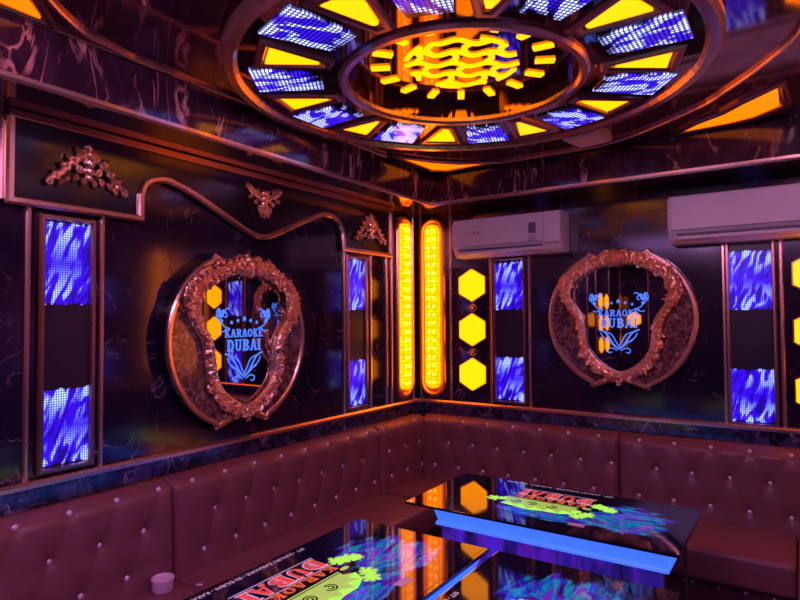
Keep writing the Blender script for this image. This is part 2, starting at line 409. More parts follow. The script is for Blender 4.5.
# gold lines along the upper edge of the soffit and the curved outlines of the corner fields
for path in ([(SB + .012, -L + SB), (SB + .012, -.95)],
             [(SB + .02, -2.55), (.36, -2.70), (.385, -2.83), (.43, -2.97), (.54, -3.13), (.72, -3.30), (1.0, -3.46), (1.4, -3.54), (1.8, -3.46), (2.15, -3.25), (2.45, -2.95)],
             [(1.50, -.375), (1.62, -.40), (1.85, -.52), (2.19, -.79), (2.33, -.97), (2.47, -1.18), (2.60, -1.45), (2.66, -1.85), (2.60, -2.3), (2.45, -2.95)],
             [(.90, -.375), (1.50, -.375)]):
    b = BM(); band(b, [tuple(p) for p in smoothpath([Vector((*p, 0)) for p in path], False, 5)] and [(v.x, v.y) for v in smoothpath([Vector((*p, 0)) for p in path], False, 5)], .020, H, H - .018, False, 'xy'); trim(b, gold)
# marble wainscot with gold cap
for nm, lo, hi in (('baseboard_left', (0, -L, .0), (.03, 0, .99)), ('baseboard_right', (.03, -.03, .0), (W - .03, 0, .99)), ('baseboard_front', (W - .03, -L, 0), (W, 0, .99))):
    b = BM(); box(b, lo, hi); struct(nm, b, skirtm)
b = BM(); band(b, [(.018, -L), (.018, -.018), (W - .018, -.018), (W - .018, -L)], .044, .985, 1.012, False, 'xy'); trim(b, gold)

# ------------------------------------------------------------------ wall units in local frames: x right, z up, -y out of the wall
RZ = {'R': 0.0, 'L': PI / 2, 'T': -PI / 2, 'B': PI}
def wpos(w, u, z=0, n=0):
    if w == 'R': return (u, -n, z)
    if w == 'L': return (n, u, z)
    if w == 'T': return (W - n, u, z)
    return (u, -L + n, z)
def vtrim(w, u, z0=1.01, z1=SZ, wd=.022):
    b = BM(); band(b, [(0, z0), (0, z1)], wd, 0, -.016, False, 'xz')
    o = trim(b, gold); o.location = wpos(w, u, 0, 0); o.rotation_euler = (0, 0, RZ[w]); return o
# vertical gold strips
for u in (-2.955, -2.648, -.947, -.648): vtrim('L', u, 1.01, 2.13)
for u in (-.45, -.385, -.075): vtrim('L', u)
for u in (-3.20,): vtrim('L', u)
for u in (.035, .312): vtrim('R', u)
for u in (.655, .962): vtrim('R', u, 1.01, 2.13)
for u in (2.205, 2.500): vtrim('R', u, 1.01, 2.13)
for u in (2.888, 3.165): vtrim('R', u)
for u in (-.075, -.385, -.648, -.947, -2.648, -2.955): vtrim('T', u)
for u in (-3.9, -4.15, -4.75, -5.2, -5.95): vtrim('L', u)
for u in (.12, .56, .9, 1.35, 1.55, 1.85, 2.3): vtrim('B', u)

# --- LED panels
def led_panel(w, u, width, z0, z1, mat, label, frame=.024, group='framed dot-matrix panels on the walls'):
    t = thing('led_panel', label, 'light panel', wpos(w, u, z0), RZ[w], group)
    hw, h = width / 2, z1 - z0
    b = BM(); band(b, [(-hw + frame / 2, frame / 2), (hw - frame / 2, frame / 2), (hw - frame / 2, h - frame / 2), (-hw + frame / 2, h - frame / 2)], frame, 0, -.030, True)
    link('frame', b, bronze, t)
    b = BM(); box(b, (-hw + frame, -.012, frame), (hw - frame, 0, h - frame)); link('screen', b, mat, t)
    return t
ledA = led_mat('led_wall_screen', .0100, [(.035, .335), (.70, 1.035)], 'Z', 1.25, 1.0, 3.1, 12)
ledA2 = led_mat('led_wall_screen_narrow', .0100, [(.035, .335), (.70, 1.035)], 'Z', 1.25, .8, 8.4, 12)
led_panel('L', -2.80, .235, 1.025, 2.095, ledA, 'tall framed blue dot-matrix light panel at the far left of the left wall')
led_panel('L', -.82, .235, 1.025, 2.095, ledA2, 'tall framed blue light panel on the left wall beside the glowing corner column')
led_panel('R', .81, .26, 1.022, 2.100, ledA, 'tall framed blue light panel below the left air conditioner, right of the hexagons')
led_panel('R', 2.345, .26, 1.0, 2.11, ledA2, 'tall framed blue light panel below the right air conditioner')
led_panel('T', -.82, .235, 1.025, 2.095, ledA, 'framed blue light panel on the unseen screen wall nearest the corner')
led_panel('T', -2.80, .235, 1.025, 2.095, ledA2, 'framed blue light panel on the unseen screen wall beside the camera')
led_panel('L', -4.02, .235, 1.025, 2.095, ledA, 'framed blue light panel on the left wall behind the camera')
led_panel('B', 2.05, .235, 1.025, 2.095, ledA2, 'framed blue light panel on the back wall behind the camera')

# --- hexagon lights
def hexpts(r): return [(r * math.cos(PI / 2 + k * PI / 3), r * math.sin(PI / 2 + k * PI / 3)) for k in range(6)]
def hexagon(w, u, z, label, group):
    t = thing('hexagon_light', label, 'wall light', wpos(w, u, z), RZ[w], group)
    b = BM(); prism(b, [(x * 1.0, y) for x, y in hexpts(.122)], 0, -.030); link('diffuser', b, amber, t)
    b = BM(); band(b, hexpts(.128), .014, 0, -.020, True); link('rim', b, bronze, t)
    return t
for z, wd in ((1.905, 'top'), (1.565, 'middle'), (1.226, 'bottom')):
    hexagon('R', .505, z, 'glowing amber hexagon left of the blue panel, %s of the stack of three' % wd, 'amber hexagons under the left air conditioner')
    hexagon('R', 2.665, z - (.01 if wd == 'top' else 0), 'glowing amber hexagon cut by the right picture edge, %s of its column' % wd, 'amber hexagons at the right picture edge')
    for u_ in (-5.40, -5.74): hexagon('L', u_, z, 'amber hexagon light on the left wall behind the camera, %s of %s column' % (wd, 'nearer' if u_ > -5.5 else 'farther'), 'amber hexagons behind the camera')
hexagon('B', .34, 1.62, 'single amber hexagon light on the back wall behind the camera', 'amber hexagons behind the camera')
for z, wd in ((1.735, 'upper'), (1.395, 'lower')):
        b = BM()
        for s in (-1, 1): tube(b, [(.505 + s * 1.3 * x, -.012, z + y) for x, y in ((0, -.03), (.018, -.018), (.026, 0), (.016, .016), (0, .028))], .003, sides=6)
        ball(b, (.505, -.013, z), .014)
        tag(link('scroll_ornament', b, carved, smooth=True), 'small metal scroll motif between two amber hexagons, the %s one' % wd, 'ornament')

# --- capsule column lights
def capsule_pts(hw, z0, z1, n=12):
    return [(hw * math.cos(a), z0 + hw + hw * math.sin(a)) for a in [PI + PI * k / n for k in range(n + 1)]] + [(hw * math.cos(a), z1 - hw + hw * math.sin(a)) for a in [PI * k / n for k in range(n + 1)]]
BULB = []
def capsule(w, u, label):
    t = thing('capsule_light', label, 'wall light', wpos(w, u, 0), RZ[w], 'tall amber capsule lights flanking the room corners')
    b = BM(); band(b, capsule_pts(.100, 1.05, 2.44), .030, 0, -.035, True); link('frame', b, gold, t)
    b = BM(); prism(b, capsule_pts(.088, 1.06, 2.43), 0, -.008); link('reflector_tray', b, simple_tray, t)
    b = BM(); prism(b, capsule_pts(.058, 1.10, 2.40), -.008, -.045); link('bulb_strip', b, bulbm, t)
    for k in range(19):
        for s in (-1, 1):
            if not BULB:
                b = BM(); ball(b, (0, 0, 0), .013, (1, .7, 1), 8, 6); o = link('bulb', b, bulbhot, t, True); BULB.append(o.data)
            else:
                o = bpy.data.objects.new('bulb', BULB[0]); C.objects.link(o); o.parent = t
            o.location = (s * .024, -.047, 1.15 + k * .0665)
    return t
simple_tray = simple('amber_reflector_tray', (.75, .33, .08), .25, .8)
bulbhot = simple('hot_bulb', (.8, .6, .1), .3, emit=(3.4, 1.15, .12), es=1.3)
capsule('L', -.218, 'tall glowing amber capsule light on the left wall next to the corner')
capsule('R', .158, 'tall glowing amber capsule light on the right wall next to the corner')
capsule('R', 3.03, 'tall amber capsule light beyond the right picture edge near the next corner')
capsule('T', -.218, 'tall amber capsule light on the unseen screen wall near the corner')

# --- valance panel on the left wall
def valance():
    t = thing('valance_panel', 'raised black glass valance with a wavy gold lower edge on the left wall', 'wall panel', (0, 0, 0), PI / 2)
    curve = [(-3.035, 2.128), (-2.478, 2.128), (-2.478, 2.24), (-2.445, 2.305), (-2.36, 2.335), (-2.29, 2.327), (-2.153, 2.283), (-1.89, 2.172), (-1.80, 2.137), (-1.73, 2.128), (-1.64, 2.145), (-1.42, 2.243), (-1.234, 2.319), (-1.12, 2.333), (-1.035, 2.30), (-.992, 2.23), (-.983, 2.130), (-.428, 2.130)]
    sm = curve[:2] + [(v.x, v.y) for v in smoothpath([Vector((*p, 0)) for p in curve[2:-2]], False, 4)] + curve[-2:]
    b = BM(); mono = []
    for p in sm:
        if not mono or p[0] > mono[-1][0] + 1e-4 or abs(p[1] - mono[-1][1]) > .002: mono.append((max(p[0], mono[-1][0]) if mono else p[0], p[1]))
    lo_f = [b.verts.new((x, -.030, z)) for x, z in mono]; lo_b = [b.verts.new((x, 0, z)) for x, z in mono]
    hi_f = [b.verts.new((x, -.030, 2.455)) for x, z in mono]; hi_b = [b.verts.new((x, 0, 2.455)) for x, z in mono]
    for i in range(len(mono) - 1):
        b.faces.new((lo_f[i], lo_b[i], lo_b[i + 1], lo_f[i + 1]))
        if mono[i + 1][0] - mono[i][0] > 1e-4: b.faces.new((lo_f[i], lo_f[i + 1], hi_f[i + 1], hi_f[i])); b.faces.new((hi_f[i], hi_f[i + 1], hi_b[i + 1], hi_b[i]))
    bmesh.ops.remove_doubles(b, verts=b.verts, dist=1e-4)
    link('panel', b, glassb, t)
    b = BM(); band(b, [(-.428, 2.46)] [:1] + [(-.428, 2.130)] + sm[::-1][1:] + [(-3.035, 2.46)], .034, -.020, -.048); link('edging', b, gold, t)
    b = BM(); box(b, (-3.05, -.05, 2.452), (-.41, 0, 2.487), .006); link('top_rail', b, bronze, t)
    return t
valance()
vtrim('L', -3.05, 2.13, SZ, .03)

# --- carved ornaments
def leaf(bm, p0, ang_, ln, w, h=.012):
    """acanthus leaf: curled lobed blade"""
    d = Vector((math.cos(ang_), 0, math.sin(ang_))); s = Vector((-d.z, 0, d.x)); m = 7; prev = None
    for i in range(m + 1):
        t = i / m; wd = w * math.sin(PI * min(.97, t * .85 + .12)) * (1 + .28 * (i % 2)); c = Vector(p0) + d * ln * t + s * (ln * .18 * math.sin(PI * t))
        y = -h * (1 + 1.1 * math.sin(PI * t))
        row = [bm.verts.new(c + s * wd + Vector((0, -.003, 0))), bm.verts.new(c + Vector((0, y, 0))), bm.verts.new(c - s * wd + Vector((0, -.003, 0)))]
        if prev:
            for a in (0, 1): bm.faces.new((prev[a], prev[a + 1], row[a + 1], row[a]))
        prev = row
def scroll(bm, p, r, turns, a0, sgn, th, y=-.018):
    pts = []; tp = []
    k = int(16 * turns)
    for i in range(k + 1):
        t = i / k; a = a0 + sgn * turns * 2 * PI * t; rr = r * (1 - .82 * t)
        pts.append((p[0] + rr * math.cos(a), p[1] + y - .008 * t, p[2] + rr * math.sin(a))); tp.append(1 - .35 * t)
    tube(bm, pts, th, False, 7, tp)
    ball(bm, pts[-1], th * 1.5, u=8, v=6)
def ornament_winged():
    b = BM(); rnd = random.Random(3)
    for s in (-1, 1):
        sp = [(0, .05), (.05, .045), (.085, .015), (.11, -.02), (.145, -.045), (.17, -.07)]
        pts = [(s * x, -.016, z) for x, z in sp]; tube(b, smoothpath(pts, False, 4), .013, False, 7, None)
        for x, z, r_, a in ((.035, .055, .022, 1.2), (.065, .03, .022, .4), (.095, .0, .02, .2), (.04, .005, .02, 3.), (.135, -.045, .016, 0), (.165, -.072, .014, 2.)):
            scroll(b, (s * x, 0, z), r_, 1.25, a if s > 0 else PI - a, s, .006)
        for x, z, a in ((.03, .07, 1.1), (.06, .045, .5), (.09, .01, .2), (.12, -.02, -.1), (.05, -.02, -1.2), (.085, -.035, -1.0), (.15, -.05, -.5), (.02, -.03, -1.4), (.115, -.05, -1.3)):
            leaf(b, (s * x, -.008, z), a if s > 0 else PI - a, .038, .011)
    for z, r_ in ((.10, .018), (.07, .024), (.035, .028), (0, .024), (-.028, .017)): ball(b, (0, -.02, z), r_, (1, .8, 1))
    for k in range(7): leaf(b, (0, -.016, .05), PI / 2 + (k - 3) * .42, .062, .012)
    return b
def ornament_drop():
    b = BM()
    for s in (-1, 1):
        tube(b, smoothpath([(s * x, -.016, z) for x, z in ((0, -.02), (.04, .015), (.08, .03), (.11, .055), (.13, .06))], False, 4), .013)
        for x, z, r_, a in ((.03, .01, .024, 1.), (.07, .03, .022, .2), (.11, .05, .02, 0), (.02, -.04, .018, 1.5), (.125, .065, .014, 1)):
            scroll(b, (s * x, 0, z), r_, 1.25, a if s > 0 else PI - a, s, .006)
        for x, z, a in ((.03, .03, 1.1), (.07, .045, .7), (.1, .06, .4), (.05, -.0, -.9), (.03, -.03, -1.1), (.09, .02, -.7), (.02, -.06, -1.3)):
            leaf(b, (s * x, -.008, z), a if s > 0 else PI - a, .04, .012)
    for z, r_ in ((.04, .018), (.01, .024), (-.02, .022), (-.05, .018), (-.075, .012), (-.095, .008)): ball(b, (0, -.018, z), r_, (1, .8, 1))
    for k in range(5): leaf(b, (0, -.016, -.03), -PI / 2 + (k - 2) * .4, .06, .012)
    return b
on = .0325
def orn(bm, u, z, label):
    o = link('carved_ornament', bm, carved, None, False, (on, u, z), (0, 0, PI / 2)); tag(o, label, 'ornament'); return o
orn(ornament_winged(), -2.735, 2.295, 'winged gold carved ornament above the leftmost blue panel')
orn(ornament_drop(), -1.72, 2.335, 'drooping gold carved ornament above the left oval mirror at the wavy gold line')
orn(ornament_winged(), -.70, 2.285, 'winged gold carved ornament on the valance nearest the room corner')

# --- big round mirrors
def board_pts():
    R = .475; out = []
    a1 = math.radians(68); top = []
    right = circ(R, 30, (0, 0), math.radians(-66), math.radians(64), True)
    left = circ(R, 30, (0, 0), math.radians(116), math.radians(246), True)
    tp = [(v.x, v.y) for v in smoothpath([Vector((.19, .455, 0)), Vector((.10, .415, 0)), Vector((0, .40, 0)), Vector((-.10, .415, 0)), Vector((-.19, .455, 0))], False, 4)]
    bt = [(v.x, v.y) for v in smoothpath([Vector((-.175, -.468, 0)), Vector((-.10, -.435, 0)), Vector((0, -.412, 0)), Vector((.10, -.435, 0)), Vector((.175, -.468, 0))], False, 4)]
    return right + tp + left + bt
FR = [(0, .405), (.12, .385), (.235, .335), (.325, .265), (.350, .185), (.315, .090), (.255, 0), (.232, -.115), (.212, -.225), (.13, -.325), (0, -.385)]
def fancy_mirror(w, u, z, label, thick):
    t = thing('wall_mirror', label, 'mirror', wpos(w, u, z), RZ[w], None)
    bp = board_pts()
    for nm_, a_, c_, m_ in (('backing_board', 0, -thick + .012, glassb), ('marble_face', -thick + .012, -thick, backm)):
        b = BM(); prism(b, bp, a_, c_); bmesh.ops.triangulate(b, faces=[f for f in b.faces if len(f.verts) > 4]); link(nm_, b, m_, t)
    b = BM(); band(b, [tuple(p) for p in offs(bp, True, .016)], .032, -thick + .004, -thick - .012, True); link('edging', b, gold, t)
    full = FR + [(-x, z_) for x, z_ in FR[-2:0:-1]]
    path = smoothpath([Vector((x, -thick - .02, z_)) for x, z_ in full], True, 6)
    # mirror glass: inside of the frame
    inner = offs([(p.x, p.z) for p in path], True, -.012)
    b = BM(); prism(b, [tuple(p) for p in inner], -thick - .002, -thick - .008); bmesh.ops.triangulate(b, faces=[f for f in b.faces if len(f.verts) > 4])
    link('mirror_glass', b, mirror, t)
    # carved frame
    b = BM(); rnd = random.Random(11)
    tube(b, path, .021, True, 10)
    tube(b, [(p.x * .92, p.y - .010, p.z * .92) for p in path], .009, True, 6)
    tube(b, [(p.x * 1.08, p.y + .004, p.z * 1.06) for p in path], .011, True, 6)
    n_ = len(path)
    for i in range(n_):
        p = path[i]; q = path[(i + 1) % n_]; d = q - p; a = math.atan2(d.z, d.x)
        up_ = p.z > .12; low = p.z < -.2
        for s in (-1, 1):
            if up_ and i % 2 == 0: leaf(b, (p.x, p.y - .012, p.z), a + s * (.7 + .6 * rnd.random()), .042 + .018 * rnd.random(), .012, .018)
            elif i % 2 == 0: leaf(b, (p.x, p.y - .010, p.z), a + s * (.5 + .3 * rnd.random()), .048 if low else .036, .015, .014)
        if up_ and i % 2 == 0:
            sg = 1 if p.x > 0 else -1
            scroll(b, (p.x * 1.06, p.y + .004, p.z * 1.06), .022 + .010 * rnd.random(), 1.3, rnd.random() * 6, sg, .009, -.016)
            scroll(b, (p.x * .93, p.y + .004, p.z * .94), .020 + .006 * rnd.random(), 1.3, rnd.random() * 6, -sg, .008, -.020)
        if low and i % 3 == 0:
            scroll(b, (p.x * 1.10, p.y + .004, p.z * 1.07), .024, 1.3, rnd.random() * 6, 1, .008, -.016)
        if not up_ and not low: ball(b, (p.x, p.y - .018, p.z), .011, (1, .8, 1))
    for k in range(7): leaf(b, (0, -thick - .035, .37), PI / 2 + (k - 3) * .45, .115 if k == 3 else .09, .024, .020)
    for k in range(5): leaf(b, (0, -thick - .035, .40), -PI / 2 + (k - 2) * .5, .07, .02, .018)
    for s in (-1, 1):
        scroll(b, (s * .055, -thick, .40), .048, 1.5, PI / 2, -s, .013, -.035)
        scroll(b, (s * .15, -thick, .37), .044, 1.5, PI / 2, -s, .012, -.035)
        scroll(b, (s * .25, -thick, .31), .040, 1.5, PI / 2, -s, .012, -.035)
        scroll(b, (s * .32, -thick, .21), .036, 1.5, 0, -s, .011, -.035)
        scroll(b, (s * .245, -thick - .01, -.12), .030, 1.3, 0, s, .011, -.02)
        scroll(b, (s * .15, -thick, -.33), .030, 1.3, 0, s, .010, -.03)
        leaf(b, (s * .24, -thick - .035, -.10), PI / 2, .08, .022); leaf(b, (s * .24, -thick - .035, -.13), -PI / 2, .08, .022)
    ball(b, (0, -thick - .045, .41), .028, (1, .7, 1.2)); ball(b, (0, -thick - .035, -.385), .026, (1, .7, 1))
    for k in range(5): leaf(b, (0, -thick - .025, -.36), -PI / 2 + (k - 2) * .55, .06, .018)
    link('carved_frame', b, carved, t, False)
    # etched glowing lettering
    y0 = -thick - .010
    def put(bm2, body, size, z_, sx=1., off=.0):
        merge(bm2, text_bm(body, size, .001, off, sx), Matrix.Translation((0, y0, z_)) @ RXUP)
    b = BM(); merge(b, slab_text('KARAOKE', .044, .88), Matrix.Translation((0, y0 + .001, .035)) @ RXUP)
    for s in (-1, 1): pass
    link('karaoke_lettering', b, blueglow, t)
    b = BM(); merge(b, slab_text('DUBAI', .062, .86, .12, .24), Matrix.Translation((0, y0 + .001, -.030)) @ RXUP); link('dubai_lettering', b, blueglow, t)
    for k in range(5):
        b = BM(); cx_, cz_, r_ = (k - 2) * .044, .092 + .010 * (2 - abs(k - 2)), .012 if k != 2 else .017
        prism(b, [(cx_ + (r_ if j % 2 == 0 else r_ * .42) * math.cos(PI / 2 + j * PI / 5), cz_ + (r_ if j % 2 == 0 else r_ * .42) * math.sin(PI / 2 + j * PI / 5)) for j in range(10)], y0 + .001, y0 - .001)
        link('star', b, blueglow, t)
    b = BM()
    half = {-1: BM(), 1: BM()}
    def fl(pts, wd=.006):
        for s in (-1, 1):
            b = half[s]
            sp = smoothpath([Vector((s * x, z_, 0)) for x, z_ in pts], False, 6)
            band(b, [(p.x, p.y) for p in sp], wd, y0 + .0005, y0 - .001)
    fl([(.0, -.20), (.03, -.175), (.06, -.13), (.09, -.09), (.13, -.072)], .009); fl([(.02, -.19), (.06, -.155), (.10, -.125), (.115, -.095)]); fl([(.0, -.185), (.02, -.15), (.035, -.12), (.055, -.10), (.10, -.085)])
    fl([(.01, -.21), (.045, -.195), (.07, -.205), (.065, -.225), (.045, -.222)]); fl([(.05, -.15), (.075, -.15), (.09, -.135)])
    for s in (-1, 1): link('scroll_etching', half[s], blueglow, t); half[s] = BM()
    fl([(.10, .06), (.14, .075), (.16, .11), (.15, .14), (.125, .145), (.12, .125), (.135, .12)]); fl([(.16, .10), (.185, .125), (.18, .16), (.165, .165)]); fl([(.155, .12), (.12, .165), (.10, .16)])
    fl([(.12, .065), (.14, .045), (.165, .05)], .005)
    for s in (-1, 1):
        for x, z_ in ((.15, .13), (.165, .15), (.14, .15), (.17, .13), (.155, .10)): prism(half[s], circ(.011, 8, (s * x, z_)), y0 + .0005, y0 - .001)
    for s in (-1, 1): link('scroll_etching', half[s], blueglow, t)
    return t
fancy_mirror('L', -1.895, 1.545, 'round marble wall mirror with carved gold frame on the left wall', .075)
fancy_mirror('R', 1.595, 1.645, 'round marble wall mirror with carved gold frame on the right wall', .045)

# ------------------------------------------------------------------ ceiling medallion
med = thing('ceiling_medallion', 'large round illuminated ceiling rosette with amber wedges and blue light panels', 'ceiling light', (CX, CY, H), 0)
ZR = -.05      # underside of the dropped ring
b = BM()
def annulus(bm, r0, r1, z0, z1, n=96):
    A = [[bm.verts.new((r * math.cos(2 * PI * k / n), r * math.sin(2 * PI * k / n), z)) for k in range(n)] for r, z in ((r0, z0), (r1, z0), (r1, z1), (r0, z1))]
    for q in range(4):
        P, Q = A[q], A[(q + 1) % 4]
        for k in range(n): bm.faces.new((P[k], P[(k + 1) % n], Q[(k + 1) % n], Q[k]))
annulus(b, .50, .965, 0, ZR); link('ring_panel', b, discm, med)
def ringtrim(r0, r1, z0, z1, name, m):
    b = BM(); band(b, circ((r0 + r1) / 2, 96), r1 - r0, z0, z1, True, 'xy'); return link(name, b, m, med)
ringtrim(.935, 1.0, ZR + .02, ZR - .022, 'outer_ring', gold)
ringtrim(.485, .53, ZR + .01, ZR - .020, 'inner_ring', gold)
b = BM(); annulus(b, .495, .50, ZR, .045, 64); link('recess_wall', b, underm, med)
b = BM(); prism(b, circ(.50, 64), .030, .045, 'xy'); link('mirror_disc', b, discm, med)
zd = .030
# wedges and LED fields
def radial(k, off): return math.radians(off + 36 * k)
ledc = led_mat('led_ceiling_field', .0125, [(-.20, .20)], 'Y', 1.5, .6, 5.5, 9, white=(.6, .75, 1.8))
def led_ceiling():
    m, nt, b = newmat('led_ceiling_field_dots'); lk = nt.links.new
    b.inputs['Base Color'].default_value = (.012, .006, .02, 1); b.inputs['Roughness'].default_value = .15
    tc = N(nt, 'ShaderNodeTexCoord'); sx = N(nt, 'ShaderNodeSeparateXYZ'); lk(tc.outputs['Object'], sx.inputs[0])
    oi = N(nt, 'ShaderNodeObjectInfo')
    def M(op, a, bb=None):
        n = N(nt, 'ShaderNodeMath', operation=op)
        for i, v in enumerate((a, bb)):
            if v is None: continue
            if isinstance(v, (int, float)): n.inputs[i].default_value = v
            else: lk(v, n.inputs[i])
        return n.outputs[0]
    X, Y = sx.outputs['X'], sx.outputs['Y']; cell = .0165
    du = M('SUBTRACT', M('FRACT', M('DIVIDE', M('ADD', X, 10.), cell)), .5); dv = M('SUBTRACT', M('FRACT', M('DIVIDE', M('ADD', Y, 10.), cell)), .5)
    rr = M('SQRT', M('ADD', M('MULTIPLY', du, du), M('MULTIPLY', dv, dv)))
    dot = N(nt, 'ShaderNodeMapRange'); dot.inputs['From Min'].default_value = .18; dot.inputs['From Max'].default_value = .42; dot.inputs['To Min'].default_value = 1; dot.inputs['To Max'].default_value = .04
    lk(rr, dot.inputs['Value'])
    cu = N(nt, 'ShaderNodeCombineXYZ'); lk(M('MULTIPLY', X, 7.), cu.inputs[0]); lk(M('ADD', M('MULTIPLY', Y, 15.), M('MULTIPLY', X, 6.)), cu.inputs[1]); lk(M('MULTIPLY', oi.outputs['Random'], 30.), cu.inputs[2])
    nz = N(nt, 'ShaderNodeTexNoise'); nz.inputs['Scale'].default_value = 1.3; nz.inputs['Detail'].default_value = 1; nz.inputs['Distortion'].default_value = .8
    lk(cu.outputs[0], nz.inputs['Vector'])
    edge = M('MINIMUM', M('MULTIPLY', M('ABSOLUTE', M('SUBTRACT', X, .76)), 7.0), 1.0)
    w = N(nt, 'ShaderNodeMapRange'); w.inputs['From Min'].default_value = .50; w.inputs['From Max'].default_value = .58
    lk(M('ADD', nz.outputs['Fac'], M('MULTIPLY', edge, .07)), w.inputs['Value'])
    mx = N(nt, 'ShaderNodeMixRGB'); mx.inputs[1].default_value = (.05, .01, 1.3, 1); mx.inputs[2].default_value = (.75, .85, 2.4, 1)
    lk(w.outputs[0], mx.inputs[0]); lk(mx.outputs[0], b.inputs['Emission Color'])
    fade = N(nt, 'ShaderNodeMapRange'); fade.inputs['From Min'].default_value = .60; fade.inputs['From Max'].default_value = .67; fade.inputs['To Min'].default_value = .0
    lk(M('ADD', X, M('MULTIPLY', M('SUBTRACT', nz.outputs['Fac'], .5), .2)), fade.inputs['Value'])
    lk(M('MULTIPLY', M('MULTIPLY', dot.outputs[0], fade.outputs[0]), 1.9), b.inputs['Emission Strength'])
    return m
ledc = led_ceiling()
def wedge_mesh():
    b = BM(); prism(b, [(.625, -.010), (.625, .010), (.825, .074), (.825, -.074)], ZR + .004, ZR - .010, 'xy'); return b
proto = []
for k in range(10):
    a = radial(k, 18)
    if k == 0:
        w_ = link('amber_wedge', wedge_mesh(), amber, med)
        b = BM(); band(b, [(.585, -.024), (.585, .024), (.852, .104), (.852, -.104)], .036, ZR + .004, ZR - .016, True, 'xy'); f_ = link('wedge_frame', b, bronze, med)
        b = BM(); prism(b, [(.60, -.080), (.60, .080), (.888, .118), (.888, -.118)], ZR + .004, ZR - .006, 'xy'); l_ = link('light_field', b, ledc, med)
        proto = [w_, f_, l_]
        for o in (w_, f_): o.rotation_euler = (0, 0, a)
        l_.rotation_euler = (0, 0, radial(0, 0))
    else:
        for o, off in zip(proto, (18, 18, 0)):
            c = o.copy(); C.objects.link(c); c.parent = med; c.rotation_euler = (0, 0, radial(k, off))
# dashes
b = BM(); prism(b, [(.312, -.016), (.312, .016), (.394, .016), (.394, -.016)], zd, zd - .010, 'xy'); d0 = link('amber_dash', b, amber, med)
d0.rotation_euler = (0, 0, math.radians(6))
for k in range(1, 16):
    c = d0.copy(); C.objects.link(c); c.parent = med; c.rotation_euler = (0, 0, math.radians(6 + 22.5 * k))
# basket-weave lattice
b = BM(); R_ = .243; rowh = .105; colw = .150
def inside(p): return p[0] ** 2 + p[1] ** 2 <= R_ * R_ * 1.01
def lat(pts):
    cur = []
    for p in pts + [(9, 9)]:
        if inside(p): cur.append(p)
        else:
            if len(cur) > 2: band(b, cur, .024, zd, zd - .011, False, 'xy')
            cur = []
for k in range(-2, 3):
    lat([(x, k * rowh + .017 * math.sin(2 * PI * x / colw)) for x in [-R_ + 2 * R_ * i / 70 for i in range(71)]])
for k in range(-3, 3):
    for j in range(-3, 4):
        x0_ = (j + (.5 if k % 2 else 0)) * colw + .02
        lat([(x0_ + .026 * math.sin(PI * q / 8) * (1 if k % 2 else -1), (k + q / 8) * rowh + .017 * math.sin(2 * PI * x0_ / colw)) for q in range(9)])
tmp = circ(R_, 60)
for s_, n__ in ((2, 6), (14, 5), (32, 6), (47, 5)): band(b, [tmp[(s_ + i) % 60] for i in range(n__)], .022, zd, zd - .011, False, 'xy')
link('amber_lattice', b, amber, med, rot=(0, 0, math.radians(33.9)))

# corner fields with amber leaf lights
def leaf_light(pts, label):
    t = thing('ceiling_leaf_light', label, 'ceiling light', (0, 0, H), 0, 'amber corner lights in the ceiling')
    b = BM(); prism(b, pts, 0, -.010, 'xy'); bmesh.ops.triangulate(b, faces=[f for f in b.faces if len(f.verts) > 4]); link('diffuser', b, amberc, t)
    ar = sum(pts[i][0] * pts[(i + 1) % len(pts)][1] - pts[(i + 1) % len(pts)][0] * pts[i][1] for i in range(len(pts)))
    b = BM(); band(b, [tuple(p) for p in offs(pts, True, -.035 if ar > 0 else .035)], .045, 0, -.018, True, 'xy'); link('frame', b, bronze, t)
    return t
leaf_light([(.43, -.86), (.44, -.50), (.50, -.43), (.84, -.42), (.66, -.50), (.52, -.66)], 'slim amber ceiling light tucked into the corner above the two capsule lights')
leaf_light([(2.06, -.405), (2.16, -.50), (2.30, -.60), (2.40, -.72), (2.525, -.86), (2.525, -.58), (2.40, -.46), (2.28, -.425)], 'curved amber ceiling light at upper right above the right air conditioner')
leaf_light([(.40, -3.10), (.55, -3.24), (.80, -3.42), (.80, -3.60), (.42, -3.60)], 'amber ceiling light cut by the top left picture corner')

# small white box on the ceiling
t = thing('ceiling_sensor', 'small square white plastic box on the ceiling beside the rosette', 'sensor', (1.60, -.715, H), math.radians(-10))
b = BM(); box(b, (-.10, -.11, -.060), (.10, .11, 0), .012); link('housing', b, whitep, t)
b = BM(); box(b, (-.085, -.095, -.066), (.085, .095, -.059), .002); link('cover', b, pinkp, t)

